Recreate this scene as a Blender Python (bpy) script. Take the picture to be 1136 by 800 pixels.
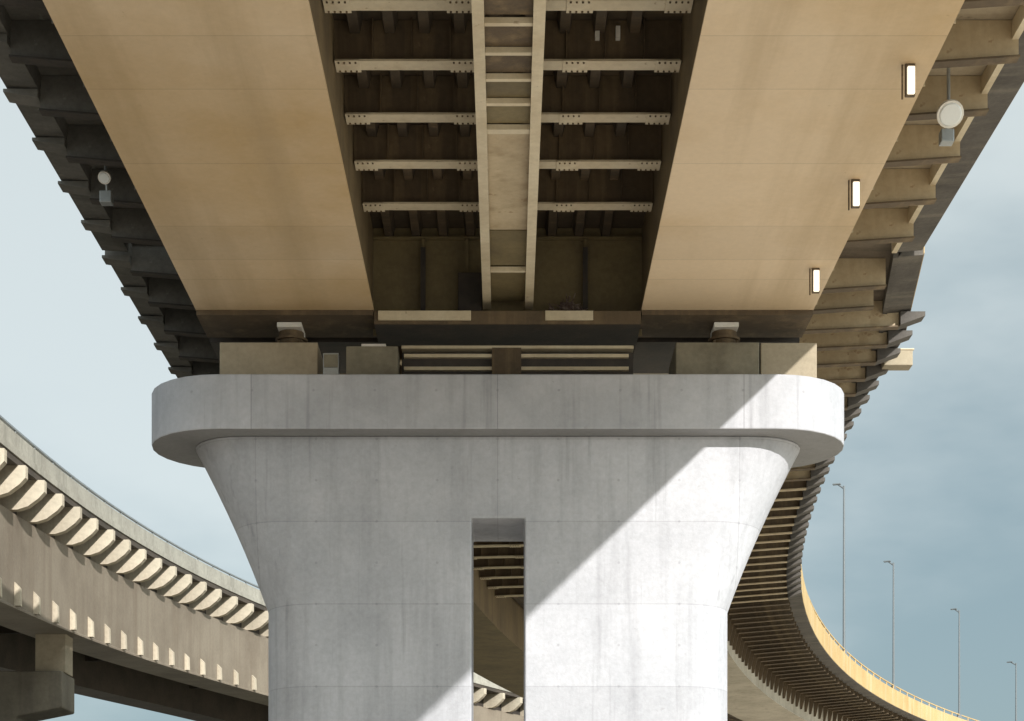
import bpy, bmesh, math, random
from mathutils import Vector, Matrix
R = math.radians
random.seed(7)
for o in list(bpy.data.objects): bpy.data.objects.remove(o)
scn = bpy.context.scene
col = scn.collection

# ------------------------------------------------------------------ camera, sky, sun, exposure
cd = bpy.data.cameras.new('camera'); cam = bpy.data.objects.new('camera', cd); col.objects.link(cam)
cam.location = (0, 0, 0); cam.rotation_euler = (R(90), 0, 0)     # level, with a rising front (shift), as the upright pier shows
cd.sensor_width = 36; cd.lens = 63.4
cd.shift_x = 6/1136; cd.shift_y = 640/1136
cd.clip_start = .1; cd.clip_end = 5000
scn.camera = cam

SUN = Vector((1.0, -2.0, .96)).normalized()
w = bpy.data.worlds.new("World"); scn.world = w; w.use_nodes = True
nt = w.node_tree; N = nt.nodes; L = nt.links; N.clear()
out = N.new('ShaderNodeOutputWorld'); bg = N.new('ShaderNodeBackground'); bg.inputs['Strength'].default_value = .13
sky = N.new('ShaderNodeTexSky'); sky.sky_type = 'NISHITA'; sky.sun_disc = False
sky.sun_elevation = math.asin(SUN.z); sky.sun_rotation = math.atan2(SUN.x, SUN.y)
sky.air_density = 1.0; sky.dust_density = 1.5; sky.ozone_density = 1.5
tc = N.new('ShaderNodeTexCoord')
mp = N.new('ShaderNodeMapping'); mp.inputs['Scale'].default_value = (1, 1, 2.4)
nz = N.new('ShaderNodeTexNoise'); nz.inputs['Scale'].default_value = 3.2; nz.inputs['Detail'].default_value = 6; nz.inputs['Roughness'].default_value = .5
sep = N.new('ShaderNodeSeparateXYZ')
el = N.new('ShaderNodeMapRange'); el.inputs['From Min'].default_value = .06; el.inputs['From Max'].default_value = .40
el.inputs['To Min'].default_value = -.10; el.inputs['To Max'].default_value = .40
ad = N.new('ShaderNodeMath'); ad.operation = 'ADD'
xx = N.new('ShaderNodeMath'); xx.operation = 'MULTIPLY_ADD'; xx.inputs[1].default_value = -.34    # thinner cloud to the right
cr = N.new('ShaderNodeMapRange'); cr.interpolation_type = 'SMOOTHSTEP'
cr.inputs['From Min'].default_value = .38; cr.inputs['From Max'].default_value = .84
mx = N.new('ShaderNodeMixRGB')
clo = N.new('ShaderNodeMixRGB'); clo.inputs[1].default_value = (1.75, 2.35, 2.52, 1); clo.inputs[2].default_value = (4.4, 4.8, 4.7, 1)
L.new(tc.outputs['Generated'], mp.inputs['Vector']); L.new(mp.outputs[0], nz.inputs['Vector'])
L.new(tc.outputs['Generated'], sep.inputs[0]); L.new(sep.outputs['Z'], el.inputs['Value'])
L.new(nz.outputs['Fac'], ad.inputs[0]); L.new(el.outputs[0], ad.inputs[1])
L.new(sep.outputs['X'], xx.inputs[0]); L.new(ad.outputs[0], xx.inputs[2])
L.new(xx.outputs[0], cr.inputs['Value']); L.new(cr.outputs[0], clo.inputs['Fac'])
mx.inputs['Fac'].default_value = .86
dt = N.new('ShaderNodeVectorMath'); dt.operation = 'DOT_PRODUCT'; dt.inputs[1].default_value = tuple(SUN)   # cloud brightens around the sun, added behind the viewer as pier fill
L.new(tc.outputs['Generated'], dt.inputs[0])
gl = N.new('ShaderNodeMapRange'); gl.interpolation_type = 'SMOOTHSTEP'; gl.inputs['From Min'].default_value = -.1; gl.inputs['From Max'].default_value = 1.0
gl.inputs['To Min'].default_value = 1.0; gl.inputs['To Max'].default_value = 3.7
L.new(dt.outputs['Value'], gl.inputs['Value'])
gm = N.new('ShaderNodeMixRGB'); gm.blend_type = 'MULTIPLY'; gm.inputs[0].default_value = 1
L.new(clo.outputs[0], gm.inputs[1]); L.new(gl.outputs[0], gm.inputs[2])
L.new(sky.outputs[0], mx.inputs[1]); L.new(gm.outputs[0], mx.inputs[2])
L.new(mx.outputs[0], bg.inputs['Color']); L.new(bg.outputs[0], out.inputs['Surface'])

sd = bpy.data.lights.new('sun', 'SUN'); sd.energy = 4.3; sd.angle = R(.5); sd.color = (1, .965, .91)
so = bpy.data.objects.new('sun', sd); col.objects.link(so); so.location = (60, -120, 80)
so.rotation_euler = SUN.to_track_quat('Z', 'Y').to_euler()
vs = scn.view_settings
vs.view_transform = 'Standard'; vs.look = 'None'; vs.gamma = 1; vs.use_curve_mapping = False; vs.exposure = .35
scn.render.engine = 'CYCLES'
scn.cycles.diffuse_bounces = 6; scn.cycles.max_bounces = 8

# ------------------------------------------------------------------ materials
def mat(name, base, dirt=None, dirt_amt=.5, scale=.6, streak=None, streak_dir='Z', streak_scale=1.5, rough=.75, fine=.12,
        bump=.15, bump_scale=14, panels=None, spots=None, metal=0, rand=0):
    m = bpy.data.materials.new(name); m.use_nodes = True
    t = m.node_tree; n = t.nodes; l = t.links
    b = n['Principled BSDF']; b.inputs['Roughness'].default_value = rough; b.inputs['Metallic'].default_value = metal
    tc = n.new('ShaderNodeTexCoord'); co = tc.outputs['Object']
    def noise(sc, det=5, ro=.6, vec=None):
        q = n.new('ShaderNodeTexNoise'); q.inputs['Scale'].default_value = sc; q.inputs['Detail'].default_value = det
        q.inputs['Roughness'].default_value = ro; l.new(vec or co, q.inputs['Vector']); return q.outputs['Fac']
    def ramp(v, a, z, lo=0, hi=1):
        q = n.new('ShaderNodeMapRange'); q.inputs['From Min'].default_value = a; q.inputs['From Max'].default_value = z
        q.inputs['To Min'].default_value = lo; q.inputs['To Max'].default_value = hi; l.new(v, q.inputs['Value']); return q.outputs[0]
    def mix(f, a, c, mode='MIX'):
        q = n.new('ShaderNodeMixRGB'); q.blend_type = mode
        if isinstance(f, float): q.inputs[0].default_value = f
        else: l.new(f, q.inputs[0])
        for k, v in ((1, a), (2, c)):
            if isinstance(v, tuple): q.inputs[k].default_value = v + (1,)
            else: l.new(v, q.inputs[k])
        return q.outputs[0]
    c = base
    if dirt: c = mix(ramp(noise(scale, 7, .62), .42, .72, 0, dirt_amt), c, dirt)
    if streak:
        mpn = n.new('ShaderNodeMapping')
        s = {'Z': (1, 1, .07), 'Y': (1, .06, 1), 'X': (.07, 1, 1)}[streak_dir]
        mpn.inputs['Scale'].default_value = tuple(streak_scale*q for q in s); l.new(co, mpn.inputs['Vector'])
        c = mix(ramp(noise(1.6, 6, .6, mpn.outputs[0]), .5, .75, 0, .75), c, streak)
    if streak and panels and streak_dir == 'Z':      # narrow darker water runs
        mp2 = n.new('ShaderNodeMapping'); mp2.inputs['Scale'].default_value = (4.2, 4.2, .16); l.new(co, mp2.inputs['Vector'])
        c = mix(ramp(noise(1.3, 4, .55, mp2.outputs[0]), .60, .74, 0, .5), c, tuple(q*.72 for q in streak))
    if spots: c = mix(ramp(noise(spots[1], 3, .7), spots[2], spots[2]+.06, 0, spots[3]), c, spots[0])
    v = ramp(noise(9, 6, .7), .25, .75, 1-fine, 1+fine)
    c = mix(1.0, c, v, 'MULTIPLY')
    if rand:
        oi = n.new('ShaderNodeObjectInfo'); c = mix(1.0, c, ramp(oi.outputs['Random'], 0, 1, 1-rand, 1+rand), 'MULTIPLY')
    hgt = noise(bump_scale, 6, .65)
    if panels:
        cx = n.new('ShaderNodeSeparateXYZ'); l.new(co, cx.inputs[0])
        cm = n.new('ShaderNodeCombineXYZ')
        l.new(cx.outputs[{'X': 0, 'Y': 1}[panels[3]]], cm.inputs[0]); l.new(cx.outputs[2 if panels[4] == 'Z' else 1], cm.inputs[1])
        br = n.new('ShaderNodeTexBrick'); br.offset = panels[5] if len(panels) > 5 else 0; br.inputs['Scale'].default_value = 1
        br.inputs['Mortar Size'].default_value = .012; br.inputs['Mortar Smooth'].default_value = .4
        br.inputs['Brick Width'].default_value = panels[0]; br.inputs['Row Height'].default_value = panels[1]
        br.inputs['Color1'].default_value = (.93, .93, .93, 1); br.inputs['Color2'].default_value = (1.05, 1.05, 1.05, 1)
        k = panels[2]; br.inputs['Mortar'].default_value = (k, k, k, 1); br.inputs['Bias'].default_value = 0
        l.new(cm.outputs[0], br.inputs['Vector'])
        c = mix(1.0, c, br.outputs['Color'], 'MULTIPLY')
        if len(panels) > 6:                          # form-tie holes: a grid of small plugged dots
            def M_(op, a, b2=None):
                q = n.new('ShaderNodeMath'); q.operation = op
                for k2, vv in ((0, a), (1, b2)):
                    if vv is None: continue
                    if isinstance(vv, (int, float)): q.inputs[k2].default_value = vv
                    else: l.new(vv, q.inputs[k2])
                return q.outputs[0]
            def cell(o, pitch): return M_('SUBTRACT', M_('FRACT', M_('DIVIDE', M_('ADD', o, 100*pitch+pitch*.5), pitch)), .5)
            dx = M_('MULTIPLY', cell(cx.outputs[0], 1.225), 1.225); dz = M_('MULTIPLY', cell(cx.outputs[2], .835), .835)
            r2 = M_('ADD', M_('MULTIPLY', dx, dx), M_('MULTIPLY', dz, dz))
            c = mix(ramp(r2, .0004, .0010, .3, 0), c, (.16, .16, .17))
    l.new(c, b.inputs['Base Color'])
    bp = n.new('ShaderNodeBump'); bp.inputs['Strength'].default_value = bump; bp.inputs['Distance'].default_value = .03
    l.new(hgt, bp.inputs['Height']); l.new(bp.outputs[0], b.inputs['Normal'])
    return m
def emit(name, c, s):
    m = bpy.data.materials.new(name); m.use_nodes = True; b = m.node_tree.nodes['Principled BSDF']
    b.inputs['Base Color'].default_value = c + (1,); b.inputs['Emission Color'].default_value = c + (1,); b.inputs['Emission Strength'].default_value = s
    return m

M = {}
M['pier'] = mat('pier_concrete', (.455, .46, .495), (.31, .32, .35), .85, .35, (.30, .305, .33), 'Z', 1.8, .85, .11, .25, 16, (4.9, 1.67, .83, 'X', 'Z', 0, 1), ((.30, .30, .31), 7, .69, .5))
M['capu'] = mat('shaded_cap_underside', (.24, .24, .245), (.16, .16, .165), .6, .5, None, 'Z', 1, .9, .1, .25, 14)  # darker copy of the cap concrete, underside shade put into the colour
M['cap'] = mat('cap_concrete', (.455, .46, .495), (.32, .33, .36), .85, .5, (.31, .315, .34), 'Z', 1.6, .85, .08, .25, 16, (4.92, 9, .66, 'X', 'Z', 0, 1), ((.30, .30, .31), 7, .68, .5))
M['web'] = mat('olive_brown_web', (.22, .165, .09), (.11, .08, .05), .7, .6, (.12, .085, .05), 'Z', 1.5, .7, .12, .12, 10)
M['soffit'] = mat('tan_girder_paint', (.62, .485, .33), (.44, .29, .12), 1.0, .13, (.40, .29, .16), 'Y', .5, .6, .05, .08, 10, (4.2, 2.6, .76, 'Y', 'Y'), ((.30, .20, .10), 5, .70, .4))
M['paint'] = mat('tan_steel_paint', (.48, .39, .26), (.27, .19, .10), .6, .8, (.28, .20, .11), 'Z', 1.2, .6, .1, .1, 12, None, ((.22, .13, .06), 4, .64, .6), 0, .08)
M['pale'] = mat('pale_flange_paint', (.60, .52, .38), (.34, .25, .14), .5, 1.2, None, 'Z', 1, .6, .1, .1, 12, None, ((.25, .16, .08), 6, .66, .5), 0, .08)
M['deck'] = mat('dark_deck_plate', (.075, .055, .035), (.04, .03, .022), .8, .7, (.19, .13, .07), 'X', 1.4, .8, .2, .2, 10, None, ((.22, .15, .09), 3, .66, .5))
M['brown'] = mat('weathered_brown_steel', (.11, .077, .045), (.06, .045, .03), .7, .8, (.24, .17, .09), 'Z', 1.6, .75, .18, .2, 10, None, ((.26, .18, .1), 4, .66, .4), 0, .15)
M['olive'] = mat('olive_panel', (.19, .15, .075), (.08, .06, .035), .7, .8, (.18, .14, .07), 'Y', 2, .7, .15, .15, 12)
M['black'] = mat('black_steel_and_shade', (.035, .03, .027), (.08, .06, .045), .6, 1.5, None, 'Z', 1, .7, .2, .2, 12)
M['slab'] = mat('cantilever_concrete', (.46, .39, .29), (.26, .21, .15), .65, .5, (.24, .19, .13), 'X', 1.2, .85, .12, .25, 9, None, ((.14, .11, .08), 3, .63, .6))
M['slabdark'] = mat('shaded_cantilever_concrete', (.13, .125, .115), (.045, .045, .04), .7, .7, (.05, .05, .045), 'X', 1.2, .9, .2, .3, 8, None, ((.24, .24, .22), 3, .66, .5), 0, .2)  # shade of the left cantilever put into a darker concrete colour
M['far_shade'] = mat('shade_brown_concrete', (.15, .12, .09), (.06, .05, .04), .7, .6, (.07, .055, .04), 'X', 1.4, .9, .2, .3, 8)  # shade under the far cantilever put into a darker concrete colour
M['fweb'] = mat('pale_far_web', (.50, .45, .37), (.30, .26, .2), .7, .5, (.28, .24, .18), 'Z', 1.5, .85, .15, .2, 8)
M['edge'] = mat('dark_edge_concrete', (.10, .09, .08), (.035, .03, .028), .7, .9, (.18, .16, .13), 'X', 1.6, .9, .2, .3, 8)
M['ochre'] = mat('ochre_parapet', (.45, .32, .145), (.36, .225, .085), .7, .5, (.50, .42, .28), 'Z', 1, .8, .12, .2, 9)
M['rpier'] = mat('shaded_ramp_pier_concrete', (.17, .15, .115), (.08, .07, .055), .7, .6, (.07, .06, .05), 'Z', 1, .9, .15, .3, 8)  # the ramp pier's shade is put into this dark colour
M['ramp'] = mat('ramp_concrete', (.235, .20, .155), (.15, .12, .09), .9, .35, (.16, .125, .09), 'Z', 1, .85, .12, .3, 8, None, ((.15, .12, .09), 4, .66, .5))
M['rampp'] = mat('grey_parapet_concrete', (.36, .34, .29), (.22, .20, .17), .6, .9, (.20, .19, .16), 'Z', 1.6, .9, .2, .4, 6)
M['rampb'] = mat('pale_bracket_concrete', (.50, .44, .345), (.34, .30, .23), .6, 1.0, (.30, .25, .18), 'Z', 2, .85, .15, .3, 8, None, None, 0, .1)
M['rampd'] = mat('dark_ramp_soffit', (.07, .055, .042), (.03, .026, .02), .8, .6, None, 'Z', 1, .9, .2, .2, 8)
M['plinth'] = mat('plinth_concrete', (.33, .28, .205), (.24, .21, .15), .6, 1.2, None, 'Z', 1, .9, .15, .3, 10, None, None, 0, .15)
M['plinthg'] = mat('grey_green_plinth', (.22, .20, .15), (.11, .095, .07), .75, 1.5, None, 'Z', 1, .9, .15, .3, 10)
M['white'] = mat('white_paint', (.78, .76, .72), (.55, .50, .42), .5, 2.5, None, 'Z', 1, .5, .06, .05, 12)
M['steel'] = mat('galvanised_steel', (.36, .38, .39), (.24, .25, .25), .5, 2, None, 'Z', 1, .45, .08, .05, 12, None, None, .6)
M['greysteel'] = mat('grey_pole_paint', (.11, .125, .135), (.08, .09, .10), .5, 2, None, 'Z', 1, .5, .06, .05, 12)
M['nest'] = mat('dry_twigs', (.12, .08, .07), (.35, .3, .26), .8, 9, None, 'Z', 1, .95, .3, .3, 20)
M['dimground'] = mat('dim_bounce_ground', (.07, .075, .04), (.045, .05, .025), .7, .2, None, 'Z', 1, .95, .2, .4, 4)
M['ground'] = mat('pale_sandy_ground', (.56, .49, .40), (.46, .40, .32), .7, .05, None, 'Z', 1, .95, .1, .4, 4)
M['asphalt'] = mat('asphalt', (.055, .055, .055), (.04, .04, .04), .6, .3, None, 'Z', 1, .9, .15, .4, 20)
M['line'] = mat('road_paint', (.75, .75, .72), (.5, .5, .48), .5, 1, None, 'Z', 1, .8, .1, .1, 12)
M['tube'] = emit('lit_tube', (1, .90, .74), .75)
M['lens'] = mat('glass_lens', (.75, .77, .78), None, rough=.12, fine=.03, bump=.02)

# ------------------------------------------------------------------ helpers
class MB:
    def __init__(s): s.v = []; s.f = []; s.mi = []; s.cur = 0
    def add(s, vs, fs):
        k = len(s.v); s.v += [Vector(v) for v in vs]; s.f += [[i+k for i in f] for f in fs]; s.mi += [s.cur]*len(fs); return s
    def box(s, a, b, rot=0, c=None):
        (x0, y0, z0), (x1, y1, z1) = a, b
        vs = [Vector(p) for p in ((x0,y0,z0),(x1,y0,z0),(x1,y1,z0),(x0,y1,z0),(x0,y0,z1),(x1,y0,z1),(x1,y1,z1),(x0,y1,z1))]
        if rot:
            c = Vector(c); m = Matrix.Rotation(rot, 3, 'Z'); vs = [m @ (v-c)+c for v in vs]
        return s.add(vs, [(0,3,2,1),(4,5,6,7),(0,1,5,4),(1,2,6,5),(2,3,7,6),(3,0,4,7)])
    def prism(s, poly, f0, f1):                     # poly of 2-D points, f0/f1 turn a point into 3-D at the two ends
        n = len(poly)
        vs = [f0(p) for p in poly] + [f1(p) for p in poly]
        return s.add(vs, [list(range(n))[::-1], list(range(n, 2*n))] + [(i, (i+1) % n, n+(i+1) % n, n+i) for i in range(n)])
    def sweep(s, poly, rings):                      # rings: list of functions
        n = len(poly); vs = []
        for r in rings: vs += [r(p) for p in poly]
        fs = [list(range(n))[::-1], [len(vs)-n+i for i in range(n)]]
        for k in range(len(rings)-1):
            fs += [(k*n+i, k*n+(i+1) % n, (k+1)*n+(i+1) % n, (k+1)*n+i) for i in range(n)]
        return s.add(vs, fs)
    def tube(s, a, b, ra, rb=None, n=10):
        a = Vector(a); b = Vector(b); rb = ra if rb is None else rb
        q = (b-a).to_track_quat('Z', 'Y'); c = [(math.cos(2*math.pi*i/n), math.sin(2*math.pi*i/n)) for i in range(n)]
        return s.add([a+q @ Vector((x*ra, y*ra, 0)) for x, y in c] + [b+q @ Vector((x*rb, y*rb, 0)) for x, y in c],
                     [list(range(n))[::-1], list(range(n, 2*n))] + [(i, (i+1) % n, n+(i+1) % n, n+i) for i in range(n)])
    def build(s, name, m, parent=None, bevel=0, smooth=False):
        org = parent_org(parent)
        me = bpy.data.meshes.new(name); me.from_pydata([v-org for v in s.v], [], s.f)
        ms = m if isinstance(m, (list, tuple)) else [m]
        for q in ms: me.materials.append(q)
        for p, i in zip(me.polygons, s.mi): p.material_index = i
        bm = bmesh.new(); bm.from_mesh(me); bmesh.ops.recalc_face_normals(bm, faces=bm.faces); bm.to_mesh(me); bm.free()
        o = bpy.data.objects.new(name, me); col.objects.link(o)
        if parent: o.parent = parent
        if smooth:
            for p in me.polygons: p.use_smooth = True
        if bevel:
            bv = o.modifiers.new('bevel', 'BEVEL'); bv.width = bevel; bv.segments = 2; bv.limit_method = 'ANGLE'; bv.angle_limit = R(40)
        return o
def parent_org(p):
    v = Vector((0, 0, 0))
    while p: v += p.location; p = p.parent
    return v
def thing(name, label, cat, loc=(0, 0, 0), group=None, rz=0):
    o = bpy.data.objects.new(name, None); col.objects.link(o); o.location = loc; o.rotation_euler = (0, 0, rz)
    o.empty_display_size = .3; return tag(o, label, cat, group)
def tag(o, label, cat, group=None):
    o['label'] = label; o['category'] = cat
    if group: o['group'] = group
    return o
def structure(o): o['kind'] = 'structure'; return o
def copy_tree(o, parent=None):
    c = o.copy(); col.objects.link(c); c.parent = parent
    for ch in list(o.children): copy_tree(ch, c)
    return c

GZ = -1.6                                           # ground under the camera's eye
# main viaduct line: straight to S0, then a right-hand curve
S0 = 46.0; RC = 168.7
def head(s): return 0 if s <= S0 else (s-S0)/RC
def P(s, o, z):
    if s <= S0: return Vector((o, s, z))
    a = (s-S0)/RC
    return Vector((RC-(RC-o)*math.cos(a), S0+(RC-o)*math.sin(a), z))
def ring(s): return lambda p: P(s, p[0], p[1])
def frange(a, b, st):
    n = max(1, int(round((b-a)/st))); return [a+(b-a)*i/n for i in range(n+1)]
def widen(s):                                        # the right edge swells out by .85 m in the five metres past the joint
    t = min(1, max(0, (s-37.5)/6)); return -.85*(1-t)
def sweep_edge(poly, s0, s1):                        # a right-edge piece of the far span
    ss = frange(s0, 44, .8)+frange(44, s1, 3)[1:]
    return MB().sweep(poly, [(lambda p, s=s: P(s, p[0]+(widen(s) if p[0] > 7 else 0), p[1])) for s in ss])
def sweep_main(poly, s0, s1, step=3):
    ss = [s0, s1] if s1 <= S0 else frange(s0, s1, step)
    return MB().sweep(poly, [ring(s) for s in ss])
def rect(o0, o1, z0, z1): return [(o0, z0), (o1, z0), (o1, z1), (o0, z1)]

# ------------------------------------------------------------------ ground
structure(MB().add([(-1500, -1500, GZ), (1500, -1500, GZ), (1500, 2500, GZ), (-1500, 2500, GZ)], [(0, 1, 2, 3)]).build('ground', M['ground']))
structure(MB().add([(-34, -300, GZ+.004), (-12, -300, GZ+.004), (-12, 400, GZ+.004), (-34, 400, GZ+.004)], [(0, 1, 2, 3)]).build('added_road', M['asphalt']))  # unseen dark road, added to cut light bounced onto the left cantilever
rl = MB()
for k in range(60): rl.add([(-23.1, -200+k*9, GZ+.008), (-22.9, -200+k*9, GZ+.008), (-22.9, -196+k*9, GZ+.008), (-23.1, -196+k*9, GZ+.008)], [(0, 1, 2, 3)])
structure(MB().add([(-11.7, 54, GZ+.004), (10, 54, GZ+.004), (16, 900, GZ+.004), (-11.7, 900, GZ+.004)], [(0, 1, 2, 3)]).build('dim_bounce_patch', M['dimground']))  # unseen dark patch, added to cut light bounced onto the far soffits
structure(rl.build('added_road_markings', M['line']))
kb = MB().box((-12, -300, GZ-.1), (-11.75, 400, GZ+.13))  # kerb of the added road
structure(kb.build('kerb', M['plinthg']))

# ------------------------------------------------------------------ main pier
PX, PY = -.18, 37.6
pier = thing('bridge_pier', 'pale grey concrete pier with a narrow slot and round ended cap, partly sunlit', 'pier', (PX, PY, GZ))
def stadium(hw, hd, z, n=14):
    pts = []
    for i in range(n+1):
        a = -math.pi/2 + math.pi*i/n; pts.append(Vector((PX+hw-hd+hd*math.cos(a), PY+hd*math.sin(a), z)))
    for i in range(n+1):
        a = math.pi/2 + math.pi*i/n; pts.append(Vector((PX-hw+hd+hd*math.cos(a), PY+hd*math.sin(a), z)))
    return pts
def loft(secs):
    b = MB(); n = len(secs[0]); vs = [p for q in secs for p in q]
    fs = [list(range(n))[::-1], [len(vs)-n+i for i in range(n)]]
    for k in range(len(secs)-1): fs += [(k*n+i, k*n+(i+1) % n, (k+1)*n+(i+1) % n, (k+1)*n+i) for i in range(n)]
    return b.add(vs, fs)
def smooth_by_angle(me, ang=35):
    bm = bmesh.new(); bm.from_mesh(me)
    for f in bm.faces: f.smooth = True
    for e in bm.edges:
        if len(e.link_faces) == 2 and e.calc_face_angle(0) > R(ang): e.smooth = False
    bm.to_mesh(me); bm.free()
ZK, ZT, ZC = 6.75, 10.15, 11.25
secs = [stadium(4.78, 1.1, GZ), stadium(4.78, 1.1, ZK)]
for i in range(1, 9):
    t = i/8; secs.append(stadium(4.78+1.52*(.80*t+.20*t*t), 1.1, ZK+(ZT-ZK)*t))
shaft = loft(secs).build('shaft', M['pier'], pier)
cut = MB().box((-.71, PY-3, GZ+1.2), (.37, PY+3, 8.49)).build('slot_cut', M['pier'], pier)
bo = shaft.modifiers.new('slot', 'BOOLEAN'); bo.object = cut; bo.solver = 'EXACT'; bo.operation = 'DIFFERENCE'
bpy.context.view_layer.update()
me = bpy.data.meshes.new_from_object(shaft.evaluated_get(bpy.context.evaluated_depsgraph_get()))
shaft.modifiers.clear(); shaft.data = me; me.name = 'shaft'; bpy.data.objects.remove(cut); smooth_by_angle(me, 14)
bv = shaft.modifiers.new('bevel', 'BEVEL'); bv.width = .03; bv.segments = 2; bv.limit_method = 'ANGLE'; bv.angle_limit = R(50)
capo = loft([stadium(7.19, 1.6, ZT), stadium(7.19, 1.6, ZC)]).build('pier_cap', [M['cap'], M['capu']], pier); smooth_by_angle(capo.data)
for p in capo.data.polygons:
    if p.normal.z < -.9: p.material_index = 1  # downward faces take the shade-coloured copy
bv = capo.modifiers.new('bevel', 'BEVEL'); bv.width = .025; bv.segments = 2; bv.limit_method = 'ANGLE'; bv.angle_limit = R(50)
# footing
MB().box((PX-6, PY-2.6, GZ-.6), (PX+6, PY+2.6, GZ+.35)).build('footing', M['pier'], pier, .04)

# ------------------------------------------------------------------ viaduct spans
ZS, ZF, ZD, ZE, ZR = 12.7, 13.97, 14.7, 14.4, 15.5      # soffit, crossbeam flange, deck, edge, parapet top
SP = 1.864; B0 = 28.9
GL = (-6.23, -2.75); GR = (2.79, 6.15); EL, ER = -8.5, 8.75; EF = 9.6      # the far span's right edge stands wider
def girder(s0, s1, g, parent, far_shade=False, farmat='web'):
    a, b = g
    poly = [(a-.06, ZS), (b+.06, ZS), (b+.06, ZS+.05), (b-.02, ZS+.05), (b-.02, ZD-.02), (a+.02, ZD-.02), (a+.02, ZS+.05), (a-.06, ZS+.05)]
    o = sweep_main(poly, s0, s1).build('box_girder', [M[farmat if far_shade else 'soffit'], M['web'], M['fweb']], parent)
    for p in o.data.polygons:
        if abs(p.normal.z) < .3 and max(o.data.vertices[v].co.z for v in p.vertices) > 1.0+ZS: p.material_index = 2 if far_shade and g is GR and p.normal.x > 0 else 1
    return o
def bracket_mb(side, leg=True, er=8.75, nose=True):
    web = 6.15 if side > 0 else 6.23; edge = (er-.55 if side > 0 else 7.95); s = side; far = nose and (side < 0 or er > 9)
    b = MB()
    zb = 13.98
    pl = [(s*web, ZS+.5), (s*(web+.12), ZS+.5), (s*(web+.3), zb), (s*edge, zb+.12), (s*edge, ZD-.01), (s*web, ZD-.01)]
    b.prism(pl, lambda p: Vector((p[0], -.02, p[1])), lambda p: Vector((p[0], .02, p[1])))
    b.cur = 1
    fl = [(s*(web+.3), zb-.035), (s*edge, zb+.085), (s*edge, zb+.118), (s*(web+.3), zb-.002)]
    b.prism(fl, lambda p: Vector((p[0], -.11, p[1])), lambda p: Vector((p[0], .11, p[1])))
    b.cur = 0
    if far:                                          # the bracket's nose runs on under the edge beam
        e2 = edge+(.585 if side < 0 else .57); z2 = ZE-.015; b.cur = 2
        b.prism([(s*(edge+.003), zb+.10 if side > 0 else z2-.14), (s*e2, z2-(.10 if side > 0 else .05)), (s*e2, z2), (s*(edge+.003), z2)], lambda p: Vector((p[0], -.2, p[1])), lambda p: Vector((p[0], .2, p[1]))); b.cur = 0
    if leg: b.box((min(s*web, s*(web+.12)), -.012, ZS+.06), (max(s*web, s*(web+.12)), .012, ZS+.4))
    return b
proto_br = {}
def brackets(parent, side, sa, sb, far_shade=False):
    s = B0 - SP*12; st = 1.3 if far_shade else SP
    while s < sb:
        if s > sa:
            tone = 0 if not far_shade or s < 40.6 else 3 if s < 56 else 1 if s < 78 else 2  # brackets darken along the curve, shade put into their colours
            key = (side, tone)
            if key not in proto_br:
                ms = [M['slabdark'], M['black']] if side < 0 else [[M['paint'], M['brown']], [M['brown'], M['paint']], [M['brown'], M['brown']], [M['paint'], M['brown']]][tone]
                o = bracket_mb(side, tone in (0, 3), ER if tone == 0 else EF, tone != 2).build('bracket', ms+[M['slabdark'] if side < 0 else M['edge']], None); proto_br[key] = o
            else:
                o = proto_br[key].copy(); col.objects.link(o)
            o.parent = parent; o.location = P(s, 0, 0)-parent_org(parent); o.rotation_euler = (0, 0, -head(s))
        s += st
def crossbeam_mb():
    b = MB(); o0, o1 = GL[1]-.01, GR[0]+.01
    b.cur = 0; b.box((o0+.03, -.15, ZF), (o1-.03, .15, ZF+.035))
    b.cur = 1; b.box((o0, -.015, ZF+.037), (o1, .015, ZD-.01))
    for x0 in (o0+.02, -.9, .9, o1-.42):
        b.cur = 0; b.box((x0, -.19, ZF-.016), (x0+.4, .19, ZF-.002))
        b.cur = 1
        for i in range(4):
            for yy in (-.14, .14): b.tube((x0+.06+.09*i, yy, ZF-.036), (x0+.06+.09*i, yy, ZF-.0165), .016, .016, 6)
    for x in [o0+.62*k for k in range(1, 9)]: b.box((x-.01, -.11, ZF+.037), (x+.01, -.016, ZD-.02))
    return b
proto_xb = []
def crossbeams(parent, sa, sb):
    s = B0 - SP*12
    while s < sb:
        if s > sa:
            if not proto_xb: o = crossbeam_mb().build('crossbeam', [M['pale'], M['brown']], None); proto_xb.append(o)
            else: o = proto_xb[0].copy(); col.objects.link(o)
            o.parent = parent; o.location = P(s, 0, 0)-parent_org(parent); o.rotation_euler = (0, 0, -head(s))
        s += SP
def deck_plate(parent, s0, s1):
    poly = [(GL[0]+.1, ZD), (GR[1]-.1, ZD), (GR[1]-.1, ZD+.26), (GL[0]+.1, ZD+.26)]
    b = sweep_main(poly, s0, s1)
    rings = [ring(s) for s in ([s0, s1] if s1 <= S0 else frange(s0, s1, 3))]
    x = GL[1]+.32
    while x < GR[0]-.2:
        b.sweep([(x-.13, ZD-.002), (x-.08, ZD-.22), (x+.08, ZD-.22), (x+.13, ZD-.002)], rings); x += .56
    b.build('deck_plate', M['deck'], parent)
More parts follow.
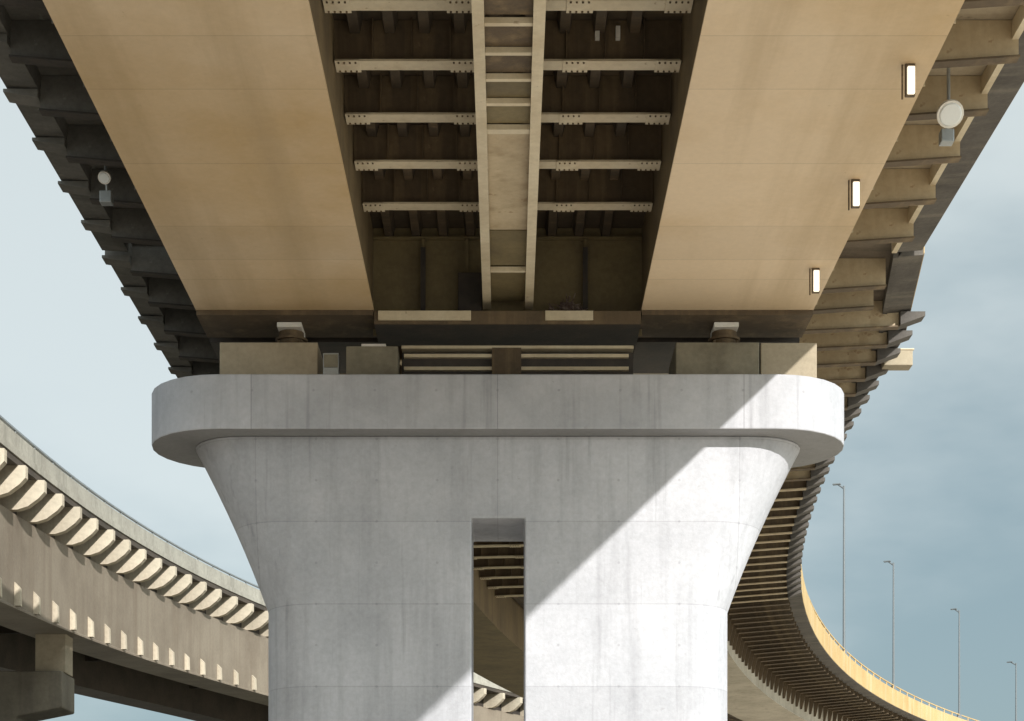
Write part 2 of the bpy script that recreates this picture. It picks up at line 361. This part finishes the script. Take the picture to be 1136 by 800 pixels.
def span(root, s0, s1, brl, brr, xb, far_shade=False):
    ER = EF if far_shade else globals()['ER']; SW = sweep_edge if far_shade else sweep_main
    girder(s0, s1, GL, root, far_shade, 'web'); girder(s0, s1, GR, root, far_shade, 'fweb')
    deck_plate(root, s0, s1)
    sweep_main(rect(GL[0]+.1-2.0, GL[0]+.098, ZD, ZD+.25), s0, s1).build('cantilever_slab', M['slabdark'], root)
    SW(rect(GR[1]-.098, ER-.352, ZD, ZD+.25), s0, s1).build('cantilever_slab', M['far_shade' if far_shade else 'slab'], root)
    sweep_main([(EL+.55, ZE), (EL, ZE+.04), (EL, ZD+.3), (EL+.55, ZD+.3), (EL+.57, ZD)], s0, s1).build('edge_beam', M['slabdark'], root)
    SW([(ER-.55, ZE), (ER-.02, ZE+.04), (ER-.02, ZD+.3), (ER-.35, ZD+.3), (ER-.35, ZD)], s0, s1).build('edge_beam', M['edge'], root)
    SW([(ER-.66, ZE-.02), (ER-.552, ZE-.02), (ER-.552, ZD-.02), (ER-.66, ZD-.02)], s0, s1).build('edge_flange', M['edge' if far_shade else 'pale'], root)
    sweep_main(rect(EL+.02, EL+.32, ZD+.302, ZR), s0, s1).build('parapet', M['ochre'], root)
    SW([(ER-.32, ZD+.302), (ER-.018, ZD+.302), (ER-.018, ZE+.07), (ER, ZE+.07), (ER, ZR), (ER-.32, ZR)], s0, s1).build('parapet', M['ochre'], root)
    rr = SW(rect(ER-.16, ER-.10, ZR+.26, ZR+.32), s0, s1); q = s0+1
    while q < s1-.5:
        p = P(q, ER-.13+(widen(q) if far_shade else 0), ZR); rr.box(p-Vector((.03, .03, 0)), p+Vector((.03, .03, .258))); q += 2.0
    rr.build('railing', M['ochre'], root)
    brackets(root, -1, *brl); brackets(root, 1, *brr, far_shade); crossbeams(root, *xb)

JY = 37.9
near = thing('viaduct_span', 'tan twin girder viaduct span overhead, running from behind the viewer to the grey pier', 'bridge', (0, -25, 0))
span(near, -25, JY, (6, JY), (6, JY), (6, 35.5))
far = thing('viaduct_span', 'viaduct span beyond the grey pier curving away to the right with ochre parapet', 'bridge', (0, JY+.25, 0))
span(far, JY+.25, S0+RC*.75, (JY+.3, 66), (JY+.3, S0+RC*.52), (JY+.3, 75), True)
# dark sole strips under the girders' ends, tan transverse end beam, diaphragm
for g in (GL, GR):
    MB().box((g[0]-.05, 36.5, ZS-.10), (g[1]+.05, JY-.02, ZS-.002)).build('sole_strip', M['brown'], near)
    MB().box((g[0]-.05, JY+.27, ZS-.10), (g[1]+.05, JY+2.4, ZS-.002)).build('sole_strip', M['black'], far)
eb = MB(); eb.box((GL[1]+.07, 36.5, ZS-.28), (GR[0]-.07, 36.56, ZS-.02)); eb.cur = 1; eb.box((GL[1]+.07, 36.562, ZS-.28), (GR[0]-.07, JY-.02, ZS-.25))
eb.build('end_beam', [M['brown'], M['black']], near)
for a, b in ((-2.6, -.72), (.78, 1.75)): MB().box((a, 36.44, ZS-.22), (b, 36.498, ZS-.03)).build('patch_plate', M['pale'], near, .01)
dg = MB().box((GL[1]-.01, 37.35, ZS-.24), (GR[0]+.01, 37.38, ZD-.01))
for x in (-1.72, -.82, 1.62): dg.box((x-.03, 37.18, ZS-.2), (x+.03, 37.349, ZD-.3))
dg.box((GL[1], 37.2, ZS+1.72), (GR[0], 37.348, ZS+1.76))
dg.build('diaphragm', M['olive'], near)
for x in (-1.72, 1.62): MB().box((x-.05, 37.1, ZS-.2), (x+.05, 37.178, ZD-.5)).build('stiffener', M['black'], near)
MB().box((-1.0, 37.0, ZS-.18), (-.5, 37.34, ZS+.95)).build('access_hatch', M['black'], near, .02)

# bearings and plinths on the cap
def bearing(name, x, y, label, top=ZS-.105, hw=.36):
    t = thing(name, label, 'bearing', (x, y, ZC+.88), 'bridge bearings on the pier cap')
    MB().box((x-hw*.8, y-.34, ZC+.881), (x+hw*.8, y+.34, ZC+.94)).build('base_plate', M['white'], t, .01)
    an = MB()
    for sx in (-1, 1):
        for sy in (-1, 1):
            an.tube((x+sx*hw*.66, y+sy*.27, ZC+.941), (x+sx*hw*.66, y+sy*.27, ZC+1.01), .03, .03, 6)
    an.build('anchor_bolts', M['brown'], t)
    MB().tube((x, y, ZC+1.06), (x, y, ZC+1.11), .33, .33, 24).build('collar', M['brown'], t)
    MB().tube((x, y, ZC+.94), (x, y, top-.1), .26, .26, 24).build('pot', M['brown'], t)
    MB().box((x-hw*.7, y-.4, top-.1), (x+hw*.7, y+.3, top-.002)).build('sole_plate', M['white'], t, .01)
    return t
def plinth(x0, x1, y0, y1, z1, m, label):
    o = MB().box((x0, y0, ZC-.01), (x1, y1, z1)).build('bearing_plinth', m, None, .02)
    return tag(o, label, 'plinth', 'bearing plinths on the pier cap')
plinth(-5.85, -3.85, 36.75, 38.4, ZC+.88, M['plinth'], 'tan concrete bearing plinth at the shaded left end of the cap')
plinth(-3.25, -2.2, 36.5, 37.2, ZC+.72, M['plinthg'], 'grey brown concrete block on the cap under the left girder edge')
plinth(3.45, 5.15, 36.75, 38.4, ZC+.88, M['plinthg'], 'grey bearing plinth on the cap under the right girder')
plinth(5.2, 6.35, 36.9, 38.2, ZC+.92, M['plinth'], 'tan block near the sunlit right end of the cap')
bearing('pot_bearing', -4.45, 37.3, 'brown pot bearing with white plates under the left girder')
bearing('pot_bearing', 4.5, 37.3, 'brown pot bearing with white plates under the right girder')
pb = MB().box((-2.95, 36.6, ZC+.722), (-2.45, 37.0, ZC+.80)).build('packing_plate', M['white'], None, .01)
tag(pb, 'white steel packing plate lying on the grey brown block', 'plate')
tr = thing('restrainer_beam', 'black transverse restrainer with two pale rails between the bearing plinths', 'beam', (0, 37.2, ZC))
MB().box((-2.15, 37.0, ZC), (2.6, 37.6, ZC+.75)).build('beam_body', M['black'], tr, .01)
for z in (ZC+.36, ZC+.62): MB().box((-2.1, 36.9, z), (2.5, 36.998, z+.07)).build('rail', M['pale'], tr)
MB().box((-.3, 36.85, ZC), (.3, 36.895, ZC+.8)).build('bracket_plate', M['brown'], tr)
MB().box((-2.15, 36.9, ZC+.80), (2.6, 37.6, ZC+.86)).build('top_flange', M['pale'], tr)

for x in (1.45, 1.78): MB().box((x-.035, 28.8, 14.36), (x+.035, 28.88, 14.56)).build('cleat', M['white'], near)
cb = thing('cable_box', 'small grey cable box on the cap beside the left plinth', 'box', (-3.55, 36.6, ZC))
MB().box((-3.72, 36.55, ZC-.01), (-3.4, 36.75, ZC+.6)).build('case', M['steel'], cb, .015)
MB().box((-3.70, 36.53, ZC+.30), (-3.42, 36.548, ZC+.56)).build('door', M['plinthg'], cb)
# debris clump on the end beam ledge
nb = MB(); rnd = random.Random(3)
for i in range(170):
    a = rnd.random()*6.28; rr = rnd.random()**.6
    c = Vector((1.25+.42*rr*math.cos(a), 36.95+.2*rr*math.sin(a), ZS+.03+.45*(1-rr)*rnd.random()))
    d = Vector((rnd.uniform(-1, 1), rnd.uniform(-.5, .5), rnd.uniform(-.5, .8))).normalized()*rnd.uniform(.06, .2)
    nb.tube(c-d, c+d, rnd.uniform(.008, .022), .006, 5)
tag(nb.build('bird_nest', M['nest']), 'untidy dark clump of twigs on the ledge right of the overhead ladder', 'nest')

# ------------------------------------------------------------------ maintenance ladder walkway between the girders
ZL = 12.92; LX = .03
lw = thing('maintenance_ladder', 'long pale ladder walkway hung between the two tan girders', 'ladder', (LX, 8, ZL))
for s in (-1, 1):
    b = MB(); x = LX+s*.43
    b.box((x-.085, 6, ZL), (x+.085, 37.1, ZL+.03)); b.box((x-.02, 6, ZL+.032), (x+.02, 37.1, ZL+.30)); b.box((x-.07, 6, ZL+.302), (x+.07, 37.1, ZL+.325))
    b.build('side_rail', M['pale'], lw)
rungs = [25.6, 26.45, 27.26, 28.06, 29.0, 35.1] + [6.8+1.3*k for k in range(14)]
for y in rungs:
    h = .09 if abs(y-29) > .1 else .16
    MB().box((LX-.343, y-h/2, ZL+.035), (LX+.343, y+h/2, ZL+.12)).build('rung', M['pale'], lw)
for y0, y1, m in ((29.1, 33.25, 'paint'), (33.3, 35.0, 'olive'), (35.2, 37.0, 'olive'), (27.35, 28.9, 'olive'), (25.7, 27.2, 'brown'), (20, 25.5, 'brown')):
    MB().box((LX-.345, y0, ZL+.13), (LX+.345, y1, ZL+.16)).build('floor_panel', M[m], lw)
for k in range(-11, 5):
    y = B0+k*SP
    for s in (-1, 1):
        x = LX+s*.43
        MB().box((x-.02, y-.05, ZL+.327), (x+.02, y+.05, ZF-.004)).build('hanger', M['brown'], lw)

# ------------------------------------------------------------------ lamps under the bridge
def tube_lamp(x, y, z, label):
    t = thing('strip_light', label, 'lamp', (x, y, z), 'strip lights under the right girder')
    MB().box((x-.075, y+.0, z-.47), (x+.07, y+.07, z-.002)).build('housing', M['brown'], t, .01)
    MB().box((x-.055, y-.06, z-.46), (x+.055, y-.002, z-.06)).build('diffuser', M['tube'], t, .015)
    MB().tube((x-.11, y+.05, z-.5), (x-.11, y+.05, z+.0), .014).build('conduit', M['brown'], t)
    return t
tube_lamp(5.87, 26.2, ZS, 'lit strip light under the right girder, nearest and highest in view')
tube_lamp(5.85, 30.2, ZS, 'lit strip light under the right girder, middle of the three')
tube_lamp(5.87, 34.2, ZS, 'lit strip light under the right girder, closest to the pier')
def floodlight(x, y, z, r, label):
    t = thing('floodlight', label, 'lamp', (x, y, z), 'floodlights under the cantilevers')
    MB().tube((x, y+.1, ZD-.002), (x, y+.1, z+.1), .03).build('stem', M['steel'], t)
    d = Vector((0, -.75, -.65)).normalized(); c = Vector((x, y, z))
    MB().tube(c-d*.28, c-d*.02, r*.45, r, 20).build('reflector', M['steel'], t)
    MB().tube(c-d*.019, c+d*.05, r*1.06, r*1.06, 20).build('rim', M['white'], t)
    MB().tube(c+d*.051, c+d*.07, r*.9, r*.8, 20).build('lens', M['lens'], t)
    MB().box((x-.12, y+.1, z-.42), (x+.1, y+.3, z-.2)).build('gear_box', M['steel'], t, .015)
    MB().tube((x, y+.2, z-.2), (x, y+.12, z+.12), .022).build('arm', M['steel'], t)
floodlight(7.4, 30.1, 13.75, .21, 'round silver floodlight under the right cantilever')
floodlight(-7.4, 33.2, 14.0, .11, 'small pale floodlight in the dark left cantilever')
bx = P(45.2, EF+.12, 14.5)
jb = thing('junction_box', 'tan box sticking out from the right edge of the bridge above the cap end', 'box', (bx.x, bx.y, bx.z))
MB().box((bx.x-.3, bx.y-.2, bx.z-.22), (bx.x+.42, bx.y+.25, bx.z+.16)).build('case', M['plinth'], jb, .02)
MB().box((bx.x-.32, bx.y-.22, bx.z+.162), (bx.x+.45, bx.y+.28, bx.z+.2)).build('lid', M['pale'], jb, .01)

# ------------------------------------------------------------------ lamp posts on the curve
def lamp_post(a, h, label, arm=1.6):
    p = P(S0+a*RC, EF-.16, ZR); t = thing('lamp_post', label, 'lamp post', p, 'lamp posts on the curved parapet')
    nrm = Vector((-math.cos(a), math.sin(a), 0))
    MB().box(p+Vector((-.14, -.14, 0)), p+Vector((.14, .14, .3))).build('base', M['greysteel'], t, .01)
    MB().tube(p+Vector((0, 0, .3)), p+Vector((0, 0, h)), .075, .05, 12).build('pole', M['greysteel'], t)
    e = p+Vector((0, 0, h))
    MB().tube(e-Vector((0, 0, .15)), e+nrm*arm+Vector((0, 0, .15)), .05, .04, 8).build('arm', M['greysteel'], t)
    q = e+nrm*arm
    MB().box(q+Vector((-.22, -.09, .08)), q+Vector((.22, .09, .16)), math.atan2(nrm.y, nrm.x), q).build('lamp_head', M['greysteel'], t, .02)
def edge_angle(px):                                  # where the parapet stands on the sight line
    a = .1
    while a < .74:
        p = P(S0+a*RC, EF-.16, ZR)
        if a > .25 and p.x/p.y >= (px-562)/2000: return a
        a += .0005
lamp_post(edge_angle(936), 9.3, 'grey lamp post on the curved parapet, closest to the pier and tallest', .4)
lamp_post(edge_angle(991), 8.0, 'grey lamp post on the curved parapet, second from the pier', .4)
lamp_post(edge_angle(1064), 7.7, 'grey lamp post on the curved parapet, third from the pier', .4)
lamp_post(edge_angle(1127), 5.6, 'short grey lamp post cut off at the lower right edge of the photo', .5)

# ------------------------------------------------------------------ climbing ramp on the left
KX = [(8, -11.6), (28, -12.5), (48, -13.4), (64, -13.35), (79.4, -11.9), (92, -8.6), (105, -3.2), (120, 5.6), (135, 17), (150, 31)]
KZ = [(8, 7.0), (28, 8.0), (48, 9.24), (64, 10.3), (79.4, 11.24), (92, 11.55), (105, 11.3), (120, 11.2), (135, 11.2), (150, 11.2)]
def hermite(K, y):
    for i in range(len(K)-1):
        if y <= K[i+1][0] or i == len(K)-2:
            (a, va), (b, vb) = K[i], K[i+1]; h = b-a; t = (y-a)/h
            sl = lambda j: (K[min(j+1, len(K)-1)][1]-K[max(j-1, 0)][1])/(K[min(j+1, len(K)-1)][0]-K[max(j-1, 0)][0])
            ma, mb = sl(i)*h, sl(i+1)*h
            return (2*t**3-3*t*t+1)*va+(t**3-2*t*t+t)*ma+(-2*t**3+3*t*t)*vb+(t**3-t*t)*mb
def rframe(y):                                       # point on the ramp's right edge, heading angle
    x = hermite(KX, y); x2 = hermite(KX, y+.05); return x, hermite(KZ, y), math.atan2(x2-x, .05)
def RP(y, o, z):                                     # o to the right of the edge, z above girder bottom
    x, zb, a = rframe(y); return Vector((x+o*math.cos(a), y-o*math.sin(a), zb+z))
ry = [8.0]; arc = [0.0]                               # stations by arc length
while ry[-1] < 148:
    x, zb, a = rframe(ry[-1]); ry.append(ry[-1]+.1*math.cos(a)); arc.append(arc[-1]+.1)
def at_arc(d): return ry[min(len(ry)-1, int(round(d/.1)))]
rings_y = [ry[i] for i in range(0, len(ry), 20)] + [ry[-1]]
ramp = thing('ramp_viaduct', 'brown and grey ramp viaduct climbing on the left with pale triangular brackets', 'bridge', RP(48, 0, 0))
def rsweep(poly): return MB().sweep(poly, [(lambda p, y=y: RP(y, p[0], p[1])) for y in rings_y])
OV = .72                                             # bracket overhang beyond the girder face
TL, TD = 2.86, 3.72                                  # ledge on the fascia girder, underside of the deck slab
rsweep([(-OV-1.7, 0), (-OV, 0), (-OV, .06), (-OV-.06, .10), (-OV-.06, TL-.10), (-OV-.25, TL-.10), (-OV-.25, TL), (-OV-1.64, TL), (-OV-1.64, .1), (-OV-1.7, .06)]).build('fascia_girder', M['ramp'], ramp)
rsweep(rect(-OV-1.6, -OV-.55, TL+.002, TD)).build('recess_wall', M['black'], ramp)  # black colour stands in for the shade between the brackets
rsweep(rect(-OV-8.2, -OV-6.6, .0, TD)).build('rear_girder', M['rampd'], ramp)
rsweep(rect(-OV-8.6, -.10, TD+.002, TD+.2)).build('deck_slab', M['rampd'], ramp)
rsweep([(-.40, TD+.205), (-.06, TD+.205), (-.06, TD+.40), (-.12, TD+.43), (-.12, TD+.86), (-.34, TD+.86)]).build('parapet', M['rampp'], ramp)
rsweep([(-OV-8.6, TD+.205), (-OV-8.3, TD+.205), (-OV-8.4, TD+1.1), (-OV-8.6, TD+1.1)]).build('parapet', M['rampp'], ramp)
hr = MB()
hr.sweep(rect(-.28, -.18, TD+.99, TD+1.04), [(lambda p, y=y: RP(y, p[0], p[1])) for y in rings_y])
hr.build('handrail', M['steel'], ramp)
SR = 2.24
bp = MB(); pl = [(-OV-.548, TD-.002), (.10, TD-.002), (.10, TD-.34), (-.06, TD-.52), (-.38, TD-.76), (-OV+.03, TL+.002), (-OV-.548, TL+.002)]
y0 = 48; x0, z0, a0 = rframe(y0)
bp.prism([(p[0], p[1]) for p in pl], lambda p: Vector((p[0], -.14, p[1])), lambda p: Vector((p[0], .14, p[1])))
fn = MB().prism([(-OV-.057, .09), (-OV+.12, .09), (-OV+.10, .62), (-OV-.057, .78)], lambda p: Vector((p[0], -.10, p[1])), lambda p: Vector((p[0], .10, p[1])))
hp = MB().box((-.26, -.04, TD+.862), (-.20, .04, TD+.988))
protos = []
for nm, b, m in (('bracket', bp, 'rampb'), ('stiffener', fn, 'rampb'), ('handrail_post', hp, 'steel')): protos.append([nm, b, m, None])
d = 22.0; cnt = 0
while d < arc[-1]-1 and cnt < 56:
    y = at_arc(d); x, zb, a = rframe(y)
    for pr in protos:
        if pr[3] is None: o = pr[1].build(pr[0], M[pr[2]], None); pr[3] = o
        else: o = pr[3].copy(); col.objects.link(o)
        o.parent = ramp; o.location = Vector((x, y, zb))-ramp.location; o.rotation_euler = (0, 0, -a)
    d += SR; cnt += 1
def tdia(y):
    MB().prism(rect(-OV-6.6, -OV-1.7, 1.2, TD-.01), lambda p: RP(y, p[0], p[1]), lambda p: RP(y+.3, p[0], p[1])).build('cross_girder', M['rampd'], ramp)
for y in (40, 50, 60, 70, 80, 90, 100, 112): tdia(y)
# ramp pier
def ramp_pier(y, label):
    x, zb, a = rframe(y); xc = x-5.2; t = thing('ramp_pier', label, 'pier', (xc, y, GZ), 'piers of the ramp')
    b = MB(); zt = zb-1.3
    prof = [(-4.4, zt), (-4.4, zt-1.2), (-2.4, zt-1.5), (-1.5, zt-2.6), (-1.5, GZ), (1.9, GZ), (1.9, zt-2.6), (2.6, zt-1.5), (4.1, zt-1.2), (4.1, zt)]
    b.prism(prof, lambda p: Vector((xc+p[0], y-.9, p[1])), lambda p: Vector((xc+p[0], y+.9, p[1])))
    b.build('pier_body', M['rpier'], t, .05)
    for ox in (-OV-.85, -OV-7.4):
        q = RP(y, ox, 0); MB().box((q.x-.5, y-.5, zt), (q.x+.5, y+.5, zb-.01)).build('pedestal', M['plinth'], t, .02)
ramp_pier(60, 'dark hammerhead pier under the ramp at the lower left of the photo')
